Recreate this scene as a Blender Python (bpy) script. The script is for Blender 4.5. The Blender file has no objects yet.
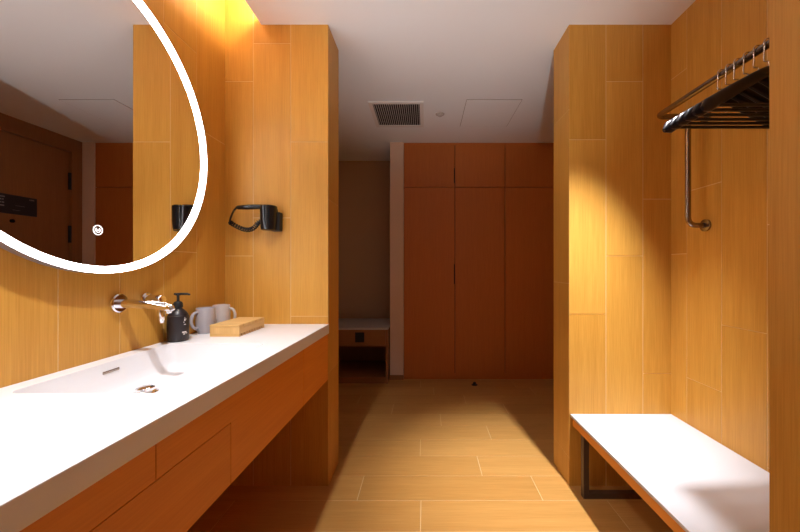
import bpy, bmesh, math, random
from mathutils import Vector, Matrix
random.seed(7)
PI = math.pi
sc = bpy.context.scene
COL = sc.collection
H = 2.46            # ceiling height
CAM = 1.168         # camera height

# ------------------------------------------------------------------ materials
def new_mat(name):
    m = bpy.data.materials.new(name); m.use_nodes = True
    nt = m.node_tree
    b = nt.nodes.get('Principled BSDF')
    return m, nt, b

def plain(name, col, rough=.5, metal=0., spec=.5, coat=0., emit=None, estr=0., bump=0., bscale=200., var=0.):
    m, nt, b = new_mat(name)
    b.inputs['Base Color'].default_value = (*col, 1)
    b.inputs['Roughness'].default_value = rough
    b.inputs['Metallic'].default_value = metal
    b.inputs['Specular IOR Level'].default_value = spec
    b.inputs['Coat Weight'].default_value = coat
    if emit:
        b.inputs['Emission Color'].default_value = (*emit, 1)
        b.inputs['Emission Strength'].default_value = estr
    if bump or var:
        tc = nt.nodes.new('ShaderNodeTexCoord')
        nz = nt.nodes.new('ShaderNodeTexNoise'); nz.inputs['Scale'].default_value = bscale
        nz.inputs['Detail'].default_value = 4
        nt.links.new(tc.outputs['Object'], nz.inputs['Vector'])
        if bump:
            bp = nt.nodes.new('ShaderNodeBump'); bp.inputs['Strength'].default_value = bump
            bp.inputs['Distance'].default_value = .001
            nt.links.new(nz.outputs['Fac'], bp.inputs['Height'])
            nt.links.new(bp.outputs['Normal'], b.inputs['Normal'])
        if var:
            mx = nt.nodes.new('ShaderNodeMix'); mx.data_type = 'RGBA'
            mx.inputs[6].default_value = (*[c * (1 - var) for c in col], 1)
            mx.inputs[7].default_value = (*[min(1, c * (1 + var)) for c in col], 1)
            nt.links.new(nz.outputs['Fac'], mx.inputs[0])
            nt.links.new(mx.outputs[2], b.inputs['Base Color'])
    return m

def wood(name, c0, c1, rough=.42, spec=.4, fine=110., streak=.5):
    """grain runs along V of the UV map (metres)"""
    m, nt, b = new_mat(name)
    L = nt.links.new
    uv = nt.nodes.new('ShaderNodeUVMap'); uv.uv_map = 'UVMap'
    def noise(sx, sy, detail, rough_=.6):
        mp = nt.nodes.new('ShaderNodeMapping'); mp.inputs['Scale'].default_value = (sx, sy, 1)
        nz = nt.nodes.new('ShaderNodeTexNoise'); nz.noise_dimensions = '2D'
        nz.inputs['Scale'].default_value = 1; nz.inputs['Detail'].default_value = detail
        nz.inputs['Roughness'].default_value = rough_
        L(uv.outputs['UV'], mp.inputs['Vector']); L(mp.outputs['Vector'], nz.inputs['Vector'])
        return nz.outputs['Fac']
    n1 = noise(fine * 2.2, 5., 3)          # fine pores
    n2 = noise(24., .9, 4)                 # broad streaks
    n3 = noise(.11, .07, 0)                # tone of each tile (its own UV offset)
    def math_(op, a, bb):
        n = nt.nodes.new('ShaderNodeMath'); n.operation = op
        for i, v in enumerate((a, bb)):
            if isinstance(v, (int, float)): n.inputs[i].default_value = v
            else: L(v, n.inputs[i])
        return n.outputs[0]
    s = math_('ADD', math_('MULTIPLY', n1, .8), math_('MULTIPLY', n2, streak))
    s = math_('ADD', s, math_('MULTIPLY', n3, .55))
    s = math_('SUBTRACT', s, (.8 + streak + .55) / 2)
    s = math_('ADD', math_('MULTIPLY', s, 1.1), .5)
    mx = nt.nodes.new('ShaderNodeMix'); mx.data_type = 'RGBA'
    mx.inputs[6].default_value = (*c0, 1); mx.inputs[7].default_value = (*c1, 1)
    L(s, mx.inputs[0]); L(mx.outputs[2], b.inputs['Base Color'])
    b.inputs['Roughness'].default_value = rough
    b.inputs['Specular IOR Level'].default_value = spec
    bp = nt.nodes.new('ShaderNodeBump'); bp.inputs['Strength'].default_value = .12; bp.inputs['Distance'].default_value = .0006
    L(n1, bp.inputs['Height']); L(bp.outputs['Normal'], b.inputs['Normal'])
    return m

M = {}
M['tile'] = wood('wood_tile', (.49, .213, .023), (.72, .380, .070), rough=.45)
M['floor'] = wood('floor_tile', (.42, .19, .040), (.62, .33, .095), rough=.40)
M['grout'] = plain('grout', (.78, .54, .27), .8)
M['floor_grout'] = plain('floor_grout', (.74, .52, .26), .8)
M['veneer'] = wood('veneer', (.48, .130, .018), (.62, .19, .032), rough=.5, fine=90, streak=.4)
M['apron'] = wood('apron_wood', (.70, .225, .022), (.86, .335, .042), rough=.45, fine=90)
M['door'] = wood('door_veneer', (.27, .11, .036), (.38, .165, .058), rough=.45, fine=90)
M['bamboo'] = wood('bamboo', (.58, .33, .10), (.78, .50, .20), rough=.45, fine=40, streak=.8)
M['gap'] = plain('shadow_gap', (.03, .015, .008), .9)
M['paint'] = plain('ceiling_paint', (.88, .86, .86), .9, bump=.1, bscale=350)
M['wallpaper'] = plain('grey_wallpaper', (.58, .40, .25), .9, bump=.3, bscale=500, var=.05)
M['pale'] = plain('pale_paint', (.80, .58, .44), .85, bump=.1, bscale=350)
M['solid'] = plain('solid_surface', (.84, .83, .84), .32, spec=.45)
M['quartz'] = plain('quartz', (.60, .59, .60), .42, var=.05, bscale=700)
M['chrome'] = plain('chrome', (.80, .80, .82), .08, metal=1)
M['bronze'] = plain('bronze_pipe', (.30, .24, .20), .25, metal=1)
M['leg'] = plain('bench_leg_metal', (.10, .06, .04), .4, metal=.3)
M['black'] = plain('black_gloss', (.006, .006, .008), .2)
M['blackmat'] = plain('black_matt', (.010, .0095, .010), .45)
M['hanger'] = plain('hanger_black', (.012, .009, .012), .28)
M['hook'] = plain('hook_metal', (.55, .52, .50), .25, metal=1)
M['bottle'] = plain('bottle_matt', (.016, .011, .014), .38)
M['white_print'] = plain('white_print', (.75, .75, .75), .5)
M['mug'] = plain('mug_glaze', (.46, .43, .455), .35, coat=.2)
M['mug_in'] = plain('mug_glaze_pale', (.62, .57, .55), .35, coat=.2)
M['mirror'] = plain('mirror_silver', (.80, .80, .80), .0, metal=1)
M['frame'] = plain('mirror_frame', (.35, .33, .36), .4, metal=.6)
M['led'] = plain('led_ring', (.9, .9, .9), .5, emit=(.97, .98, 1), estr=18.)
M['icon'] = plain('touch_icon', (.9, .9, .9), .5, emit=(1, .98, .96), estr=1.2)
M['covelight'] = plain('cove_led', (.9, .9, .9), .5, emit=(1, .88, .62), estr=85.)
M['vent'] = plain('vent_paint', (.80, .74, .70), .6)
M['seam'] = plain('ceiling_seam', (.30, .22, .18), .8)
M['fit'] = plain('ceiling_fitting', (.50, .42, .38), .6)
M['dark'] = plain('duct_dark', (.015, .012, .012), .8)
M['sign'] = plain('notice_plate', (.030, .032, .040), .35)
M['signprint'] = plain('notice_print', (.36, .34, .34), .5)
M['lamp'] = plain('lamp_face', (.9, .9, .9), .5, emit=(1, .95, .88), estr=4.)

# ------------------------------------------------------------------ mesh builder
class MB:
    def __init__(self):
        self.bm = bmesh.new(); self.uv = self.bm.loops.layers.uv.new('UVMap')
    def _uv(self, faces, grain, off=None):
        off = off or (random.uniform(0, 60), random.uniform(0, 60))
        g = 'xyz'.index(grain)
        for f in faces:
            n = f.normal; a = max(range(3), key=lambda i: abs(n[i]))
            rest = [i for i in range(3) if i != a]
            if g in rest: v = g; u = [i for i in rest if i != g][0]
            else: u, v = rest
            for l in f.loops:
                l[self.uv].uv = (l.vert.co[u] + off[0] + a * 3.1, l.vert.co[v] + off[1])
    def box(self, a, b, grain='z', bevel=0., mat=0, off=None, seg=2):
        r = bmesh.ops.create_cube(self.bm, size=1)
        vs = r['verts']
        a, b = Vector(a), Vector(b); c = (a + b) / 2; d = b - a
        for v in vs: v.co = Vector([v.co[i] * abs(d[i]) + c[i] for i in range(3)])
        fs = {f for v in vs for f in v.link_faces}
        if bevel:
            es = list({e for v in vs for e in v.link_edges})
            r = bmesh.ops.bevel(self.bm, geom=es, offset=bevel, segments=seg, profile=.5, affect='EDGES', clamp_overlap=True)
            fs = set(r['faces']) | {f for f in fs if f.is_valid} | {f for v in r['verts'] for f in v.link_faces}
        for f in fs: f.normal_update(); f.material_index = mat
        self._uv(fs, grain, off); return fs
    def face(self, pts, grain='z', mat=0, off=None):
        f = self.bm.faces.new([self.bm.verts.new(p) for p in pts]); f.normal_update(); f.material_index = mat
        self._uv([f], grain, off); return f
    def prism(self, pts, d, grain='z', mat=0, bevel=0.):
        """extrude polygon pts along vector d"""
        d = Vector(d); n = len(pts)
        va = [self.bm.verts.new(p) for p in pts]; vb = [self.bm.verts.new(Vector(p) + d) for p in pts]
        fs = [self.bm.faces.new(va[::-1]), self.bm.faces.new(vb)]
        for i in range(n): fs.append(self.bm.faces.new((va[i], va[(i + 1) % n], vb[(i + 1) % n], vb[i])))
        bmesh.ops.recalc_face_normals(self.bm, faces=fs)
        if bevel:
            es = list({e for f in fs for e in f.edges})
            r = bmesh.ops.bevel(self.bm, geom=es, offset=bevel, segments=2, profile=.5, affect='EDGES', clamp_overlap=True)
            fs = {f for f in fs if f.is_valid} | set(r['faces'])
        for f in fs: f.normal_update(); f.material_index = mat
        self._uv(fs, grain)
    def loft(self, loops, cap=(True, True), closed=True, smooth=True, mat=0):
        vs = [[self.bm.verts.new(p) for p in lp] for lp in loops]
        fs = []; n = len(vs[0])
        for a, b in zip(vs, vs[1:]):
            for i in range(n if closed else n - 1):
                j = (i + 1) % n
                fs.append(self.bm.faces.new((a[i], a[j], b[j], b[i])))
        if cap[0]: fs.append(self.bm.faces.new(vs[0][::-1]))
        if cap[1]: fs.append(self.bm.faces.new(vs[-1]))
        for f in fs: f.smooth = smooth; f.material_index = mat
        bmesh.ops.recalc_face_normals(self.bm, faces=fs)
        self._uv(fs, 'z'); return vs
    def lathe(self, prof, c=(0, 0, 0), axis='z', n=40, cap=(True, True), mat=0):
        c = Vector(c); loops = []
        for r, h in prof:
            lp = []
            for i in range(n):
                t = 2 * PI * i / n; p = (r * math.cos(t), r * math.sin(t), h)
                if axis == 'x': p = (p[2], p[0], p[1])
                elif axis == 'y': p = (p[0], p[2], p[1])
                lp.append(c + Vector(p))
            loops.append(lp)
        self.loft(loops, cap, mat=mat)
    def tube(self, pts, r, n=12, cap=(True, True), mat=0):
        pts = [Vector(p) for p in pts]; rs = r if isinstance(r, (list, tuple)) else [r] * len(pts)
        T = [(pts[min(i + 1, len(pts) - 1)] - pts[max(i - 1, 0)]).normalized() for i in range(len(pts))]
        up = Vector((0, 0, 1)) if abs(T[0].z) < .9 else Vector((1, 0, 0))
        nrm = (up - T[0] * up.dot(T[0])).normalized(); loops = []
        for p, t, rr in zip(pts, T, rs):
            nrm = (nrm - t * nrm.dot(t)).normalized(); bn = t.cross(nrm)
            ra, rb = rr if isinstance(rr, tuple) else (rr, rr)
            loops.append([p + nrm * (math.cos(2 * PI * i / n) * ra) + bn * (math.sin(2 * PI * i / n) * rb) for i in range(n)])
        self.loft(loops, cap, mat=mat)
    def build(self, name, mats, parent=None, sharp=35, loc=None):
        me = bpy.data.meshes.new(name); fl = [f.smooth for f in self.bm.faces]; self.bm.to_mesh(me); self.bm.free()
        for m in (mats if isinstance(mats, (list, tuple)) else [mats]): me.materials.append(m)
        me.set_sharp_from_angle(angle=math.radians(sharp)); me.polygons.foreach_set('use_smooth', fl); me.update()
        o = bpy.data.objects.new(name, me); COL.objects.link(o)
        if parent:
            o.parent = parent; o.matrix_parent_inverse = Matrix.Translation(-parent.location)
        return o

def fillet(pts, r, n=6):
    pts = [Vector(p) for p in pts]; out = [pts[0]]
    for a, b, c in zip(pts, pts[1:], pts[2:]):
        u = (a - b).normalized(); w = (c - b).normalized()
        ang = u.angle(w); d = min(r / math.tan(ang / 2), (a - b).length * .49, (c - b).length * .49)
        p0 = b + u * d; p1 = b + w * d
        for i in range(n + 1):
            t = i / n; out.append(p0 * (1 - t) ** 2 + b * 2 * t * (1 - t) + p1 * t * t)
    out.append(pts[-1]); return out

def rrect(x0, y0, x1, y1, r, z, n=6):
    out = []
    for cx, cy, a in ((x1 - r, y1 - r, 0), (x0 + r, y1 - r, 90), (x0 + r, y0 + r, 180), (x1 - r, y0 + r, 270)):
        for i in range(n + 1):
            t = math.radians(a + 90 * i / n); out.append(Vector((cx + r * math.cos(t), cy + r * math.sin(t), z)))
    return out

def thing(name, label, cat, loc=(0, 0, 0), group=None):
    o = bpy.data.objects.new(name, None); o.empty_display_size = .05; COL.objects.link(o); o.location = loc
    return tag(o, label, cat, group)
def tag(o, label, cat, group=None):
    o['label'] = label; o['category'] = cat
    if group: o['group'] = group
    return o
def struct(o):
    o['kind'] = 'structure'; return o

# ------------------------------------------------------------------ tiled surfaces
GW = .0016          # half width of a grout joint
def tile_surface(name, O, U, V, W, Hh, bounds, joints, mats, thick=.06, lift=.0012, L=.93, parent=None):
    """slab with its front in the plane (O,U,V); strips between bounds run along V; joints = {strip: v of one joint}"""
    O, U, V = Vector(O), Vector(U), Vector(V); N = U.cross(V)
    mb = MB(); bm = mb.bm
    def quadbox(u0, u1, v0, v1, n0, n1, mat, off=None):
        P = lambda u, v, n: O + U * u + V * v + N * n
        vs = [bm.verts.new(P(*q)) for q in ((u0, v0, n0), (u1, v0, n0), (u1, v1, n0), (u0, v1, n0), (u0, v0, n1), (u1, v0, n1), (u1, v1, n1), (u0, v1, n1))]
        uvs = [(u0, v0), (u1, v0), (u1, v1), (u0, v1)] * 2
        idx = [(4, 5, 6, 7), (0, 1, 5, 4), (1, 2, 6, 5), (2, 3, 7, 6), (3, 0, 4, 7)]
        if mat == 1: idx.append((3, 2, 1, 0))
        ox, oy = off or (0, 0)
        for q in idx:
            f = bm.faces.new([vs[i] for i in q]); f.material_index = mat
            for l, i in zip(f.loops, q): l[mb.uv].uv = (uvs[i][0] + ox, uvs[i][1] + oy)
    quadbox(0, W, 0, Hh, -thick, 0, 1)
    bs = sorted([0, W] + [b for b in bounds if .004 < b < W - .004])
    for k, (a, b) in enumerate(zip(bs, bs[1:])):
        j = joints.get(k, random.uniform(0, L))
        js = []
        q = j - math.ceil(j / L) * L
        while q < Hh:
            if .02 < q < Hh - .02: js.append(q)
            q += L
        vs = [0] + js + [Hh]
        for c, d in zip(vs, vs[1:]):
            e0 = GW if a > 0 else 0; e1 = GW if b < W else 0
            f0 = GW if c > 0 else 0; f1 = GW if d < Hh else 0
            quadbox(a + e0, b - e1, c + f0, d - f1, 0, lift, 0, (random.uniform(0, 80), random.uniform(0, 80)))
    return struct(mb.build(name, mats, parent))
TW = [M['tile'], M['grout']]

XL = -1.067         # left wall
XP = -.516          # free edge of the left pillar
XC = .768           # free edge of the right column
XN = 1.313          # niche wall
XR = 1.476          # right wall beyond the column
Y1 = 1.814; Y2 = 2.03; YW = 3.53; YF = 4.14; YB = -1.2

# floor: strips run along X
tile_surface('floor', (1.62, YB - .1, 0), (0, 1, 0), (-1, 0, 0), YF + .2 - YB, 1.62 + 1.17,
             [1.70 - .2 * k - YB + .1 for k in range(-14, 15)], {14: 1.64, 15: 1.96, 16: 1.30, 17: 1.65, 18: 2.1, 19: 1.5}, [M['floor'], M['floor_grout']])
# left wall (tiled up to the end wall of the vanity niche), then plain wall behind it
wl_b = [1.588 - .2 * k for k in range(0, 14)]
bb = sorted(Y1 - b for b in wl_b)
# U runs from y=Y1 towards the camera so that U x V points into the room
tile_surface('wall_left', (XL, YB, 0), (0, 1, 0), (0, 0, 1), Y1 - YB, 2.62,
             [b - YB for b in wl_b], {14: 1.826, 13: 1.236, 12: 2.135, 11: .9, 10: 1.45}, TW) if False else None
def left_wall():
    # plane x = XL facing +X : U = +Y, V = +Z gives N = +X
    ub = sorted(b - YB for b in wl_b if b > YB)
    n = len(ub)
    return tile_surface('wall_left', (XL, YB, 0), (0, 1, 0), (0, 0, 1), Y1 - YB, 2.62, ub,
                        {n: 1.82 - .93, n - 1: 1.235, n - 2: 1.60, n - 3: 1.58, n - 4: 1.3}, TW)
left_wall()
# end wall of the vanity niche (left pillar): front, free edge and back
def strip_bounds(w): return [w - .2 * k for k in range(1, 6) if w - .2 * k > 0]
wp = XP - XL
tile_surface('wall_vanity_end', (XL, Y1, 0), (1, 0, 0), (0, 0, 1), wp - .0015, 2.62, strip_bounds(wp),
             {0: 1.227, 1: .50, 2: .905}, TW, thick=.10)
tile_surface('wall_vanity_end_edge', (XP - .0012, Y1 + .0005, 0), (0, 1, 0), (0, 0, 1), Y2 - Y1 - .001, H, [], {0: .60}, TW, thick=.10)
tile_surface('wall_vanity_end_back', (XP - .0015, Y2, 0), (-1, 0, 0), (0, 0, 1), wp - .0015, H, [.2, .4], {}, TW, thick=.10)
# left wall beyond the pillar
mb = MB(); mb.box((XL - .06, Y2 - .2, 0), (XL, YF, H)); struct(mb.build('wall_left_far', M['wallpaper']))
mb = MB(); mb.box((XL - .06, YF, 0), (-.30, YF + .06, H)); struct(mb.build('wall_far', M['wallpaper']))
# near end wall of the vanity niche
tile_surface('wall_vanity_near', (XP - .03, .15, 0), (-1, 0, 0), (0, 0, 1), wp - .03, H, [.2, .4], {}, TW, thick=.20)
# right column between niche and entrance
wc = XR - XC
tile_surface('wall_niche_end', (XC + .0015, Y1, 0), (1, 0, 0), (0, 0, 1), wc - .0015, H, [.1955, .3925], {0: .917, 1: 1.227, 2: .60}, TW, thick=.10)
tile_surface('wall_niche_end_edge', (XC + .0012, Y2 - .0005, 0), (0, -1, 0), (0, 0, 1), Y2 - Y1 - .001, H, [], {0: 1.08}, TW, thick=.10)
tile_surface('wall_niche_end_back', (XR, Y2, 0), (-1, 0, 0), (0, 0, 1), wc, H, [.2, .4, .6], {}, TW, thick=.10) if False else None
mb = MB(); mb.box((XC + .002, Y2 - .02, 0), (XR, Y2, H)); struct(mb.build('wall_niche_end_back', M['tile']))
# niche wall: plane x = XN facing -X : U = -Y
tile_surface('wall_niche', (XN, Y1, 0), (0, -1, 0), (0, 0, 1), Y1 - .40, H, [.11, .31, .51, .71, .91, 1.11, 1.31],
             {0: 1.235, 1: .615, 2: .912, 3: .4, 4: .75}, TW)
# near column at the right edge of the view
tile_surface('wall_niche_near', (XC, .757, 0), (0, -1, 0), (0, 0, 1), .36, H, [.2], {0: .3, 1: .3}, TW, thick=XN - XC, L=3.)
# rest of the room
mb = MB(); mb.box((XN, YB, 0), (XN + .06, .40, H)); struct(mb.build('wall_right_near', M['tile']))
wx0, wx1, wz0, wz1 = -.75, .95, .75, 2.25      # opening added behind the viewer to let in soft neutral fill
mb = MB()
mb.box((XL - .06, YB - .06, 0), (wx0, YB, H)); mb.box((wx1, YB - .06, 0), (XN + .06, YB, H))
mb.box((wx0, YB - .06, 0), (wx1, YB, wz0)); mb.box((wx0, YB - .06, wz1), (wx1, YB, H))
struct(mb.build('wall_back', M['pale']))
mb = MB()
for a in (wx0, (wx0 + wx1) / 2 - .02, wx1 - .04): mb.box((a, YB - .05, wz0), (a + .04, YB - .01, wz1))
for a in (wz0, wz1 - .04): mb.box((wx0 + .04, YB - .049, a), (wx1 - .04, YB - .011, a + .04))
struct(mb.build('window_fill_1', M['pale']))  # frame bars of the added fill opening
# right wall beyond the column with the entrance door in it
mb = MB()
for y0, y1 in ((Y2 - .02, 2.40), (3.46, YF)): mb.box((XR, y0, 0), (XR + .08, y1, H))
mb.box((XR, 2.40, 2.345), (XR + .08, 3.46, H))
struct(mb.build('wall_right', M['door']))
# ceiling with the cove slot over the vanity
mb = MB()
XCV = -.873
mb.box((XCV, YB, H), (1.62, YF + .06, H + .04))
mb.box((XL - .06, Y1 + .10, H), (XCV, YF + .06, H + .04))
mb.box((XL - .06, YB, H), (XCV, .10, H + .04))
struct(mb.build('ceiling', M['paint']))
mb = MB()
mb.box((XL - .06, .05, 2.62), (XCV + .25, Y1 + .12, 2.66))
mb.box((XCV + .21, .05, H + .04), (XCV + .25, Y1 + .12, 2.62))
mb.box((XCV, Y1 + .02, H + .04), (XCV + .21, Y1 + .06, 2.62))
mb.box((XL, .06, H + .04), (XCV + .21, .10, 2.62))
struct(mb.build('trim_cove', M['paint']))
mb = MB(); mb.box((XCV + .02, .20, H + .045), (XCV + .045, 1.80, H + .065)); struct(mb.build('trim_cove_light', M['covelight']))

# pale posts on either side of the wardrobe
mb = MB(); mb.box((-.363, YW - .01, 0), (-.222, YF, H), bevel=.002); struct(mb.build('trim_wardrobe_left', M['pale']))
mb = MB(); mb.box((1.352, YW - .01, 0), (XR, YF, H), bevel=.002); struct(mb.build('trim_wardrobe_right', M['pale']))
mb = MB(); mb.box((-.365, YW - .018, 0), (-.222, YW - .0105, .05)); struct(mb.build('baseboard_post', M['door']))

# ------------------------------------------------------------------ entrance door (seen in the mirror)
dr = thing('door_1', 'dark wood entrance door with black hinges, seen in the round mirror', 'door', (XR, 2.93, 0)); struct(dr)
mb = MB(); mb.box((XR + .012, 2.455, .005), (XR + .055, 3.405, 2.315), bevel=.002); mb.build('door_leaf', M['door'], dr)
mb = MB()
mb.box((XR - .012, 2.402, 0), (XR + .06, 2.452, 2.343), bevel=.002); mb.box((XR - .012, 3.408, 0), (XR + .06, 3.458, 2.343), bevel=.002)
mb.box((XR - .012, 2.452, 2.318), (XR + .06, 3.408, 2.343), 'y', bevel=.002)
mb.build('door_frame', M['door'], dr)
for z in (1.41, 1.94):
    mb = MB(); mb.lathe([(.011, z), (.011, z + .17)], (XR + .002, 3.405, 0), n=14); mb.box((XR + .006, 3.392, z), (XR + .014, 3.405, z + .17))
    mb.build('hinge', M['blackmat'], dr)
mb = MB(); mb.lathe([(.016, 0), (.016, .012), (.008, .013)], (XR + .012, 2.93, 1.565), 'x', n=20)
for f in mb.bm.verts: f.co.x = 2 * (XR + .012) - f.co.x
mb.build('peephole', M['black'], dr)
mb = MB(); mb.box((XR + .004, 2.74, 1.625), (XR + .012, 3.115, 1.79), bevel=.001); pl = mb.build('notice_plate', M['sign'], dr); pl['label'] = 'black notice plate with small pale print on the door'
mb = MB()
for k, z in enumerate((1.765, 1.742, 1.716, 1.69)):
    x = 2.775
    for w in ((.03, .022, .036), (.04, .03, .01), (.018, .05, .015), (.03, .014, .04))[k]:
        mb.box((XR + .0028, x, z - .006), (XR + .0039, x + w, z + .004)); x += w + .006
for k in range(4): mb.box((XR + .0028, 3.055 + k * .010, 1.764), (XR + .0039, 3.060 + k * .010, 1.774))
mb.box((XR + .0028, 2.93, 1.66), (XR + .0039, 2.985, 1.662)); mb.box((XR + .0028, 2.95, 1.70), (XR + .0039, 3.02, 1.702))
mb.build('printed_text', M['signprint'], pl)
mb = MB(); mb.box((XR - .004, 2.50, .93), (XR + .012, 2.56, 1.17), bevel=.004)
mb.tube(fillet([(XR - .004, 2.53, 1.05), (XR - .055, 2.53, 1.05), (XR - .055, 2.66, 1.05)], .02), .010); mb.build('door_handle', M['bronze'], dr)

# ------------------------------------------------------------------ wardrobe
wd = thing('wardrobe', 'tall dark wood built-in wardrobe with three doors at the end of the room', 'wardrobe', (.57, YW, 0))
mb = MB()
mb.box((-.22, YW + .022, .06), (1.35, YF - .02, H - .002), mat=1)
mb.box((-.22, YW + .012, 0), (1.35, YF - .02, .06), 'x')
mb.box((-.22, YW + .004, H - .022), (1.35, YW + .03, H - .002), 'x')
mb.build('carcass', [M['veneer'], M['gap']], wd)
dx = [(-.217, .308), (.314, .828), (.834, 1.347)]
for k, (a, b) in enumerate(dx):
    for z0, z1 in ((.028, 1.994), (1.999, H - .024)):
        mb = MB()
        if k == 0 and z1 < 2:           # finger pull cut in the closing edge
            mb.prism([(a, YW, z0), (b, YW, z0), (b, YW, .99), (b - .007, YW, .99), (b - .007, YW, 1.20), (b, YW, 1.20), (b, YW, z1), (a, YW, z1)], (0, .02, 0))
        elif k == 0:
            mb.prism([(a, YW, z0), (b, YW, z0), (b, YW, 2.04), (b - .007, YW, 2.04), (b - .007, YW, 2.20), (b, YW, 2.20), (b, YW, z1), (a, YW, z1)], (0, .02, 0))
        else:
            mb.box((a, YW, z0), (b, YW + .02, z1), bevel=.001)
        mb.build('door' if z1 < 2 else 'upper_door', M['veneer'], wd)

# ------------------------------------------------------------------ nightstand in the recess
ns = thing('nightstand', 'low dark wood cabinet with a pale top, in the recess left of the wardrobe', 'cabinet', (-.64, 3.75, 0))
nx0, nx1, ny0, ny1 = -1.062, -.368, 3.40, 4.05
mb = MB(); mb.box((nx0, ny0 - .006, .541), (nx1, ny1, .556), bevel=.002); mb.build('tabletop', M['quartz'], ns)
mb = MB()
mb.box((nx0 + .004, ny0, 0), (nx0 + .024, ny1, .5405)); mb.box((nx1 - .024, ny0, 0), (nx1 - .004, ny1, .5405))
mb.box((nx0 + .024, ny1 - .015, 0), (nx1 - .024, ny1, .5405)); mb.box((nx0 + .024, ny0, .372), (nx1 - .024, ny1 - .015, .386), 'x')
mb.box((nx0 + .024, ny0 + .01, 0), (nx1 - .024, ny1 - .015, .06), 'x')
mb.build('carcass', M['door'], ns)
mb = MB(); mb.box((nx0 + .026, ny0 - .004, .389), (nx1 - .026, ny0 + .016, .5385), 'x', bevel=.001); dw = mb.build('drawer', M['door'], ns)
mb = MB(); mb.box((-.698, ny0 - .007, .415), (-.606, ny0 - .0042, .515), bevel=.001); hd = mb.build('handle', M['blackmat'], dw); hd['label'] = 'square black recessed pull'

# ------------------------------------------------------------------ countertop with basin
ct = thing('washbasin_counter', 'long white countertop with a moulded rectangular basin along the left wall', 'countertop', (-.79, 1.0, .814))
yc0, yc1 = .152, Y1 - .0015
def xf(y): return -.512 - .030 * (Y1 - y) / 1.4
ZT = .864
bx0, by0, bx1, by1 = -1.013, .82, -.632, 1.351
mb = MB(); bm = mb.bm
def ring_fill(z, flip):
    hole = rrect(bx0, by0, bx1, by1, .03, z)
    outer = [(xf(yc1), yc1), (XL + .0015, yc1), (XL + .0015, yc0), (xf(yc0), yc0)]
    vo = [bm.verts.new((x, y, z)) for x, y in outer]; vh = [bm.verts.new(p) for p in hole]
    es = [bm.edges.new((v[i], v[(i + 1) % len(v)])) for v in (vo, vh) for i in range(len(v))]
    r = bmesh.ops.triangle_fill(bm, use_beauty=True, edges=es)
    return vo, vh
vo, vh = ring_fill(ZT, False); vo2, vh2 = ring_fill(.815, True)
for A, B in ((vo, vo2), (vh, vh2)):
    for i in range(len(A)): bm.faces.new((A[i], A[(i + 1) % len(A)], B[(i + 1) % len(A)], B[i]))
bmesh.ops.recalc_face_normals(bm, faces=bm.faces)
be = [e for e in bm.edges if all(v in vo or v in vh for v in e.verts) and abs(e.verts[0].co.z - ZT) < 1e-6 and
      (({e.verts[0], e.verts[1]} <= set(vh)) or ({e.verts[0], e.verts[1]} == {vo[0], vo[3]}))]
be = [e for e in be if len(e.link_faces) == 2 and abs(e.link_faces[0].normal.z) < .5 or abs(e.link_faces[1].normal.z) < .5]
bmesh.ops.bevel(bm, geom=be, offset=.0015, segments=2, profile=.5, affect='EDGES')
for f in bm.faces: f.smooth = False
mb.build('worktop', M['solid'], ct, sharp=30)
mb = MB()
ins = lambda d, z, r: rrect(bx0 + d, by0 + d, bx1 - d, by1 - d, r, z)
bot = ins(.03, .762, .03)
mb.loft([ins(.0004, .858, .03), ins(.004, .80, .03), ins(.010, .775, .03), ins(.020, .764, .03), ins(.034, .761, .03)], (False, True))
for f in mb.bm.faces: f.normal_flip()
bs_ = mb.build('basin', M['solid'], ct, sharp=60)
mb = MB(); mb.lathe([(.036, 0), (.036, .003), (.030, .007), (.027, .010), (.026, .017), (.018, .021), (.004, .022)], (-.905, 1.10, .7613), n=36); mb.build('drain_cover', M['chrome'], bs_)
mb = MB(); mb.loft([[(-1.0086 + d, y, z) for (y, z) in [(1.09 + (.030 if a < 2 else -.030) * 1 + 0, 0) for a in ()] ] for d in ()], (False, False)) if False else None
mb.box((-1.013, 1.066, .829), (-1.0085, 1.124, .838), bevel=.003); mb.build('overflow_slot', M['bronze'], bs_)

# vanity cabinet under it
vc = thing('vanity_cabinet', 'wall-hung wood drawer unit under the white countertop', 'cabinet', (-.79, 1.0, .568))
zt, zm, zb = .8135, .737, .568
def apron(name, poly, grain='y'):
    mb = MB(); vs = []
    pts = [(xf(y) - .006, y, z) for y, z in poly]
    mb.prism(pts, (-.02, 0, 0), grain); return mb.build(name, M['apron'], vc)
g = .0012
apron('upper_panel', [(yc0, zm + g), (.685 - g, zm + g), (.685 - g, zt), (yc0, zt)])
apron('drawer_front', [(yc0, zb), (.94 - g, zb), (.94 - g, zm - g), (yc0, zm - g)])
apron('front_panel', [(.94 + g, zb), (1.47 - g, zb), (1.47 - g, zt), (.685 + g, zt), (.685 + g, zm + g), (.94 + g, zm + g)])
apron('end_panel', [(1.47 + g, zb), (yc1, zb), (yc1, zt), (1.47 + g, zt)])
mb = MB(); mb.prism([(XL + .0005, yc0, zb + .002), (xf(yc0) - .027, yc0, zb + .002), (xf(yc1) - .027, yc1, zb + .002), (XL + .0005, yc1, zb + .002)], (0, 0, .018), 'y')
mb.prism([(xf(yc0) - .0268, yc0, zb + .02), (xf(yc0) - .034, yc0, zb + .02), (xf(yc1) - .034, yc1, zb + .02), (xf(yc1) - .0268, yc1, zb + .02)], (0, 0, zt - zb - .02), 'y')
mb.build('carcass', M['apron'], vc)

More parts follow.
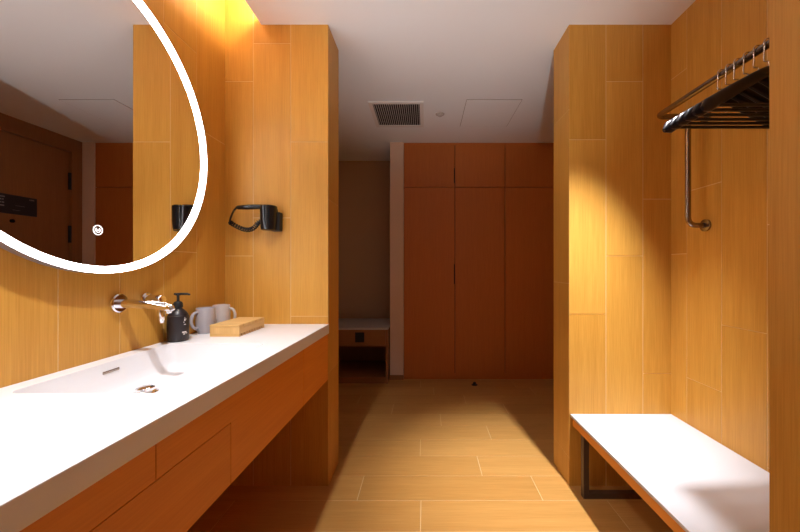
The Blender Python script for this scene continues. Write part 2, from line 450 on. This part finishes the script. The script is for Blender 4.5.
# ------------------------------------------------------------------ mirror
XM = -1.037; ym, zm_ = 1.10, 1.652
R = .505
mi = thing('round_mirror', 'large round wall mirror with a glowing white ring around its edge', 'mirror', (XL, ym, zm_))
mb = MB(); mb.lathe([(R - .03, XL + .002), (R - .002, XL + .010), (R, XL + .012), (R, XM + .0085), (R - .0015, XM + .0095), (R - .0015, XM + .002), (R - .028, XM - .004)], (0, ym, zm_), 'x', n=128, cap=(True, True))
mb.build('frame', M['frame'], mi)
mb = MB(); mb.lathe([(R - .0225, XM - .003), (R - .0225, XM)], (0, ym, zm_), 'x', n=128); mb.build('mirror_glass', M['mirror'], mi, sharp=30)
mb = MB(); pr = [(R - .0225, XM + .0005), (R - .0225, XM + .0075), (R - .0205, XM + .009), (R - .004, XM + .009), (R - .002, XM + .0075), (R - .002, XM + .0005), (R - .0225, XM + .0005)]
mb.lathe(pr, (0, ym, zm_), 'x', n=128, cap=(False, False)); mb.build('light_ring', M['led'], mi)
mb = MB()
def flat_ring(r0, r1, y, z, x, a0=0, a1=360, n=28):
    lo = []
    for i in range(n + 1):
        t = math.radians(a0 + (a1 - a0) * i / n)
        lo.append([(x, y + r * math.cos(t), z + r * math.sin(t)) for r in (r0, r1)])
    mb.loft([[Vector(p) for p in l] for l in lo], (False, False), closed=False, smooth=False)
yi, zi, xi = 1.078, 1.285, XM + .0006
flat_ring(.0135, .0160, yi, zi, xi); flat_ring(.0062, .0082, yi, zi, xi, 120, 420); flat_ring(0.0005, .0022, yi, zi, xi)
mb.build('touch_button', M['icon'], mi)

# ------------------------------------------------------------------ wall faucet
fa = thing('wall_faucet', 'chrome wall-mounted basin faucet with a side lever above the white basin', 'faucet', (XL, 1.2, 1.04))
def disc_x(mb, y, z, r, x0, x1): mb.lathe([(r - .002, x0), (r, x0 + .002), (r, x1 - .003), (r - .004, x1)], (0, y, z), 'x', n=32)
mb = MB(); disc_x(mb, 1.178, 1.043, .033, XL + .0015, XL + .014); mb.build('wall_flange', M['chrome'], fa)
mb = MB(); mb.tube([(XL + .012, 1.178, 1.041), (-1.0, 1.178, 1.040), (-.94, 1.178, 1.036), (-.899, 1.178, 1.030), (-.882, 1.178, 1.024), (-.877, 1.178, 1.017)],
                   [.0155, .0150, .0145, .0145, .014, .011], n=20)
mb.lathe([(.009, 1.008), (.010, 1.010), (.010, 1.026)], (-.889, 1.178, 0), n=18); mb.build('spout', M['chrome'], fa)
mb = MB(); disc_x(mb, 1.296, 1.043, .028, XL + .0015, XL + .012)
mb.lathe([(.019, XL + .011), (.019, XL + .064), (.017, XL + .068), (.002, XL + .069)], (0, 1.296, 1.043), 'x', n=28); mb.build('valve_body', M['chrome'], fa)
mb = MB(); mb.tube([(XL + .058, 1.296, 1.030), (XL + .060, 1.296, 1.00), (XL + .064, 1.296, .965), (XL + .064, 1.296, .955)], [(.011, .013), (.010, .012), (.010, .012), (.006, .008)], n=16); mb.build('lever_handle', M['chrome'], fa)

# ------------------------------------------------------------------ things on the counter
so = thing('soap_dispenser', 'black pump bottle with small white print, beside the grey mugs', 'soap bottle', (-1.018, 1.402, ZT))
cx, cy = -1.018, 1.402
mb = MB(); mb.lathe([(.033, ZT + .0005), (.0370, ZT + .003), (.0380, ZT + .008), (.0380, ZT + .100), (.0375, ZT + .104), (.0352, ZT + .106), (.0345, ZT + .109), (.030, ZT + .118), (.021, ZT + .128), (.0145, ZT + .134), (.012, ZT + .136)], (cx, cy, 0)); bo = mb.build('body', M['bottle'], so)
mb = MB(); mb.lathe([(.0155, ZT + .136), (.0175, ZT + .138), (.0175, ZT + .152), (.014, ZT + .160), (.007, ZT + .163), (.005, ZT + .164), (.005, ZT + .188)], (cx, cy, 0), n=28)
mb.lathe([(.009, ZT + .187), (.0095, ZT + .189), (.0095, ZT + .195), (.006, ZT + .196)], (cx, cy, 0), n=24)
mb.tube([(cx - .014, cy - .003, ZT + .193), (cx + .010, cy + .003, ZT + .193), (cx + .034, cy + .006, ZT + .1925), (cx + .044, cy + .007, ZT + .190)], [.004, .0048, .0040, .0034], n=12)
mb.build('pump', M['blackmat'], so)
mb = MB()
def on_bottle(a0, a1, z0, z1, n=5):
    lo = []
    for i in range(n + 1):
        t = math.radians(a0 + (a1 - a0) * i / n); r = .0384
        lo.append([Vector((cx + r * math.cos(t), cy + r * math.sin(t), z)) for z in (z0, z1)])
    mb.loft(lo, (False, False), closed=False)
for a, w, z, h in ((-22, 7, .084, .009), (-20, 3, .094, .005), (-26, 4, .077, .004), (-13, 5, .089, .003), (-24, 12, .068, .003),
                   (-34, 26, .036, .005), (-28, 10, .029, .004), (-14, 12, .032, .003)):
    if z == .036: mb.build('printed_emblem', M['white_print'], bo); mb = MB()
    on_bottle(a, a + w, ZT + z, ZT + z + h)
mb.build('printed_text', M['white_print'], bo)

def mug(cx, cy, r, h, ang, label, mat):
    t = thing('mug', label, 'mug', (cx, cy, ZT), 'grey mugs on the counter')
    mb = MB()
    mb.lathe([(r * .74, .0005), (r * .80, .003), (r * .93, .02), (r * 1.0, h * .40), (r * .99, h * .62), (r * .95, h - .012), (r * .96, h - .003), (r * .94, h),
              (r * .90, h - .002), (r * .89, h - .012), (r * .92, h * .5), (r * .86, .02), (r * .6, .008)], (cx, cy, ZT)); mb.build('cup', mat, t)
    mb = MB(); d = Vector((math.cos(ang), math.sin(ang), 0)); c = Vector((cx, cy, ZT)); pts = []
    for i in range(15):
        a = math.radians(100 - 200 * i / 14); pts.append(c + d * (r * .90 + .030 * max(0, math.cos(a)) ** .7) + Vector((0, 0, h * .54 + h * .31 * math.sin(a))))
    mb.tube(pts, [(.0062, .0075)] * len(pts), n=12); mb.build('handle', mat, t)
mug(-1.014, 1.572, .0405, .116, math.radians(-112), 'front grey mug with its handle turned toward the black bottle', M['mug'])
mug(-1.012, 1.690, .0395, .116, math.radians(5), 'rear mug, half hidden by the front mug, handle over the bamboo box', M['mug_in'])

bxx = thing('bamboo_box', 'flat bamboo box with notched base on the white counter end', 'box', (-.875, 1.59, ZT))
x0, x1, y0, y1 = -.938, -.808, 1.480, 1.712
n = 10; st = (y1 - y0) / n
mb = MB()
for k in range(n): mb.box((x0, y0 + st * k + (.0014 if k else 0), ZT + .040), (x1, y0 + st * (k + 1) - (.0014 if k < n - 1 else 0), ZT + .052), 'x', bevel=.002)
mb.box((x0 + .003, y0 + .003, ZT + .038), (x1 - .003, y1 - .003, ZT + .047), 'y')
mb.build('slatted_lid', M['bamboo'], bxx)
mb = MB(); mb.box((x0 + .0005, y0 + .0005, ZT + .013), (x1 - .0005, y1 - .0005, ZT + .0395), 'y', bevel=.001)
for k in range(n): mb.box((x0 + .0008, y0 + .0008 + st * k, ZT + .0004), (x1 - .0008, y0 + st * k + st * .52, ZT + .0132), 'x')
mb.box((x0 + .0008, y1 - .012, ZT + .0004), (x1 - .0008, y1 - .0008, ZT + .0132), 'x')
mb.build('base', M['bamboo'], bxx)

# ------------------------------------------------------------------ hair dryer on the pillar
hd = thing('hair_dryer', 'black wall-mounted hair dryer with coiled cord on the wood-tiled pillar', 'hair dryer', (-.81, Y1, 1.42))
yh = 1.764
mb = MB(); mb.box((-.805, Y1 - .040, 1.356), (-.758, Y1 - .0015, 1.455), bevel=.004); mb.build('wall_plate', M['blackmat'], hd)
mb = MB(); c0 = (-.811, yh, .004)
mb.lathe([(.030, 1.354), (.036, 1.357), (.038, 1.364), (.041, 1.40), (.042, 1.47), (.041, 1.479), (.036, 1.482)], c0, n=36)
mb.box((-.843, yh + .02, 1.365), (-.772, Y1 - .030, 1.47), bevel=.006); mb.build('body', M['black'], hd)
mb = MB()
mb.tube([(-.825, yh, 1.480), (-.865, yh, 1.480), (-.895, yh, 1.479), (-.93, yh, 1.478), (-.968, yh, 1.477), (-.980, yh, 1.476)], [(.0125, .017), (.0125, .017), (.013, .018), (.013, .018), (.011, .014), (.006, .007)], n=18)
mb.build('handle', M['black'], hd)
ctrl = [(-.978, yh, 1.476), (-.995, yh + .005, 1.460), (-1.010, yh + .008, 1.432), (-1.018, yh + .01, 1.408), (-1.012, yh + .01, 1.398), (-.985, yh + .01, 1.382), (-.955, yh + .01, 1.368), (-.925, yh + .01, 1.362), (-.900, yh + .01, 1.368), (-.880, yh + .01, 1.385), (-.868, yh + .01, 1.402), (-.848, yh + .01, 1.405)]
def catmull(P, n):
    P = [Vector(p) for p in P]; P = [P[0] * 2 - P[1]] + P + [P[-1] * 2 - P[-2]]; out = []
    for i in range(1, len(P) - 2):
        a, b, c, d = P[i - 1:i + 3]
        for k in range(n):
            t = k / n; out.append(.5 * ((2 * b) + (c - a) * t + (2 * a - 5 * b + 4 * c - d) * t * t + (3 * b - a - 3 * c + d) * t ** 3))
    return out + [P[-2]]
cl = catmull(ctrl, 30)
mb = MB()
k0 = int(len(cl) * .30); mb.tube(cl[:k0:4] + [cl[k0]], .0048, n=8)
co = []; turns = 19
seg = cl[k0:]
for i, p in enumerate(seg):
    t = (seg[min(i + 1, len(seg) - 1)] - seg[max(i - 1, 0)]).normalized(); nn = Vector((0, 1, 0)); bb_ = t.cross(nn)
    for s in range(3):
        a = 2 * PI * turns * (i + s / 3) / len(seg); e = min(1, i / 10, (len(seg) - 1 - i) / 8)
        co.append(p + (nn * math.cos(a) + bb_ * math.sin(a)) * .0095 * e)
mb.tube(co, .0037, n=7); mb.build('coiled_cord', M['black'], hd)

# ------------------------------------------------------------------ bench
be_ = thing('bench', 'low white-topped luggage bench in the wood-tiled niche on the right', 'bench', (1.04, 1.285, 0))
mb = MB(); mb.prism([(.774, Y1 - .002, .372), (.774 + .012, .759, .372), (XN - .002, .759, .372), (XN - .002, Y1 - .002, .372)], (0, 0, .013), bevel=.0015); mb.build('seat', M['quartz'], be_)
mb = MB(); mb.prism([(.784, Y1 - .012, .325), (.784 + .012, .765, .325), (.80 + .012, .765, .325), (.80, Y1 - .012, .325)], (0, 0, .0465), 'y', bevel=.001)
mb.box((.80, Y1 - .030, .330), (XN - .002, Y1 - .012, .3715), 'x'); mb.box((1.29, .765, .330), (XN - .002, Y1 - .030, .3715), 'y')
mb.build('apron', M['apron'], be_)
for yy in (1.725, .83):
    mb = MB(); a, b = (.812, 1.285)
    mb.box((a - .014, yy - .015, .0005), (b, yy + .015, .028), bevel=.001)
    mb.box((a - .014, yy - .015, .028), (a + .014, yy + .015, .371), bevel=.001); mb.box((b - .028, yy - .015, .028), (b, yy + .015, .371), bevel=.001)
    mb.build('leg', M['leg'], be_)

# ------------------------------------------------------------------ clothes rail
XRL, ZR = 1.080, 1.868
cr = thing('clothes_rail', 'bent dark metal pipe rail fixed to the niche wall above the bench', 'clothes rail', (XN, 1.583, 1.36))
mb = MB()
yr = 1.583; pr_ = .0125
mb.tube(fillet([(XN - .004, yr, ZR), (XRL, yr, ZR), (XRL, .9, ZR), (XN - .004, .9, ZR)], .035), pr_, n=16)
mb.tube(fillet([(XN - .004, yr, 1.362), (1.2245, yr, 1.362), (1.2245, yr, ZR)], .04), pr_ * .95, n=16)
mb.tube(fillet([(XN - .004, .9, 1.362), (1.2245, .9, 1.362), (1.2245, .9, ZR)], .04), pr_ * .95, n=16)
mb.build('pipe', M['bronze'], cr)
for yy in (yr, .9):
    for z in (1.362, ZR):
        mb = MB(); mb.lathe([(.026, XN - .0015), (.028, XN - .003), (.028, XN - .012), (.020, XN - .014)], (0, yy, z), 'x', n=28); mb.build('wall_flange', M['bronze'], cr)

# ------------------------------------------------------------------ hangers
def hanger(y, label, group):
    t = thing('clothes_hanger', label, 'hanger', (XRL, y, ZR), group)
    mb = MB(); rr = .0195; pts = []
    zc = ZR + .0015
    for i in range(13):
        a = math.radians(20 + 190 * i / 12); pts.append((XRL + .0165 * math.cos(a), y, zc + .0165 * math.sin(a)))
    pts += [(XRL - .0165, y, ZR - .045)]
    pts = pts + fillet([(XRL - .0165, y, ZR - .046), (XRL - .016, y, ZR - .054), (XRL, y, ZR - .054), (XRL, y, ZR - .078)], .004, 4)[1:]
    mb.tube(pts, .0022, n=8); mb.build('hook', M['hook'], t)
    mb = MB(); zt = ZR - .083; lo = []; n = 25
    P = []; Rr = []
    for i in range(n):
        s = -1 + 2 * i / (n - 1); q = abs(s)
        drop = .126 * (q ** 1.08)
        P.append((XRL + .220 * s, y - .012 * q * q, zt - drop)); e = 1 if q < .93 else .72 if q < .97 else .35
        Rr.append(((.016 + .006 * q) * e, (.006 + .0095 * q ** 1.5) * e))
    mb.tube(P, Rr, n=14); mb.build('shoulders', M['hanger'], t)
    mb = MB(); mb.tube([(XRL - .188, y - .008, zt - .112), (XRL + .188, y - .008, zt - .112)], .0055, n=10); mb.build('trouser_bar', M['hanger'], t)
ys = [1.236, 1.203, 1.171, 1.136, 1.101, 1.067]
nm = ['first', 'second', 'third', 'fourth', 'fifth', 'sixth']
for y, w in zip(ys, nm):
    lab = {'first': 'black clothes hanger farthest along the rail, nearest the bend', 'sixth': 'black clothes hanger nearest the viewer, beside the near column'}.get(w, '%s black clothes hanger from the bend of the rail' % w)
    hanger(y, lab, 'black hangers on the rail')

# ------------------------------------------------------------------ ceiling fittings
cv = thing('ceiling_vent', 'square white ceiling vent with a black slotted grille', 'vent', (-.22, 2.89, H))
vx0, vx1, vy0, vy1 = -.445, -.012, 2.65, 3.12
mb = MB(); i0 = .030
for a, b in (((vx0, vy0), (vx1, vy0 + i0)), ((vx0, vy1 - i0), (vx1, vy1)), ((vx0, vy0 + i0), (vx0 + i0, vy1 - i0)), ((vx1 - i0, vy0 + i0), (vx1, vy1 - i0))):
    mb.box((*a, H - .010), (*b, H - .0005))
mb.build('frame', M['vent'], cv)
mb = MB(); mb.box((vx0 + i0 + .001, vy0 + i0 + .001, H - .002), (vx1 - i0 - .001, vy1 - i0 - .001, H - .0006)); mb.build('backing', M['dark'], cv)
mb = MB(); n = 22
for k in range(n):
    x = vx0 + i0 + (vx1 - vx0 - 2 * i0) * (k + .5) / n
    mb.box((x - .0015, vy0 + i0, H - .009), (x + .0015, vy1 - i0, H - .0022))
mb.build('grille', M['vent'], cv)
mb = MB(); mb.lathe([(.010, H - .020), (.018, H - .018), (.020, H - .008), (.036, H - .005), (.038, H - .0005)], (.127, 2.87, 0), n=28)
tag(mb.build('ceiling_detector', M['fit']), 'small round detector on the ceiling right of the vent', 'detector')
mb = MB(); hx0, hx1, hy0, hy1 = .32, .75, 2.62, 3.12
mb.box((hx0, hy0, H - .003), (hx1, hy1, H - .0005), mat=1); mb.box((hx0 + .003, hy0 + .003, H - .004), (hx1 - .003, hy1 - .003, H - .001))
tag(mb.build('ceiling_hatch', [M['paint'], M['seam']]), 'flush square access hatch in the ceiling right of the detector', 'access panel')
mb = MB(); mb.lathe([(.030, .0005), (.030, .006), (.016, .010), (.014, .026), (.011, .029)], (.49, 3.365, 0), n=24)
tag(mb.build('door_stop', M['blackmat']), 'small black door stop on the floor before the wardrobe', 'door stop')

# ------------------------------------------------------------------ lights
def downlight(x, y, energy, size, blend, name, aim, col=(.97, 1, 1.06), rad=.022):
    mb = MB(); mb.lathe([(.034, H - .004), (.046, H - .004), (.046, H - .0005), (.034, H - .0005), (.034, H - .004)], (x, y, 0), n=32, cap=(False, False)); struct(mb.build('trim_downlight_' + name, M['paint']))
    l = bpy.data.lights.new('downlight', 'SPOT'); l.energy = energy; l.spot_size = math.radians(size); l.spot_blend = blend; l.shadow_soft_size = rad; l.color = col
    o = bpy.data.objects.new('downlight_' + name, l); COL.objects.link(o); o.location = (x, y, H - .012)
    o.rotation_euler = (Vector(aim) - o.location).to_track_quat('-Z', 'Y').to_euler()
downlight(-.600, .56, 100, 84, 1, 'vanity', (-.62, 1.0, .86), rad=.035)
downlight(.838, 1.258, 310, 50, 1, 'niche', (.75, 1.60, .86), rad=.030)

# fill lamp added behind the viewer to brighten the ceiling, housing made up
mb = MB(); mb.lathe([(.07, .0005), (.07, .012), (.05, .016), (.05, .18), (.046, .18), (.046, .15)], (.12, -.40, 0), n=32); struct(mb.build('trim_ceiling_fill', M['blackmat']))
ul = bpy.data.lights.new('ceiling_fill', 'SPOT'); ul.energy = 112; ul.spot_size = math.radians(42); ul.spot_blend = 1; ul.shadow_soft_size = .04; ul.color = (.93, .97, 1)
uo = bpy.data.objects.new('ceiling_fill', ul); COL.objects.link(uo); uo.location = (.12, -.40, .20)
uo.rotation_euler = (Vector((.18, 1.95, H)) - uo.location).to_track_quat('-Z', 'Y').to_euler()

w = bpy.data.worlds.new('World'); sc.world = w; w.use_nodes = True
w.node_tree.nodes['Background'].inputs[0].default_value = (1, .97, .95, 1)
w.node_tree.nodes['Background'].inputs[1].default_value = .22
pl_ = bpy.data.lights.new('window_fill_portal', 'AREA'); pl_.shape = 'RECTANGLE'; pl_.size = wx1 - wx0; pl_.size_y = wz1 - wz0; pl_.cycles.is_portal = True
po = bpy.data.objects.new('window_fill_portal', pl_); COL.objects.link(po); po.location = ((wx0 + wx1) / 2, YB - .065, (wz0 + wz1) / 2); po.rotation_euler = (PI / 2, 0, 0)  # portal for world light through the added opening

# ------------------------------------------------------------------ camera
cam = bpy.data.cameras.new('camera'); co_ = bpy.data.objects.new('camera', cam); COL.objects.link(co_)
co_.location = (0, 0, CAM); co_.rotation_euler = (PI / 2, 0, 0)
cam.sensor_width = 36; cam.lens = 36 * 340 / 800; cam.shift_x = -25 / 800; cam.shift_y = 1 / 800
cam.clip_start = .02
sc.camera = co_
vs_ = sc.view_settings
sc.display_settings.display_device = 'sRGB'
vs_.view_transform = 'Standard'; vs_.look = 'None'; vs_.gamma = 1; vs_.use_curve_mapping = False; vs_.exposure = .34
sc.cycles.use_denoising = True
sc.cycles.max_bounces = 12; sc.cycles.diffuse_bounces = 6; sc.cycles.glossy_bounces = 5
sc.cycles.sample_clamp_indirect = 4
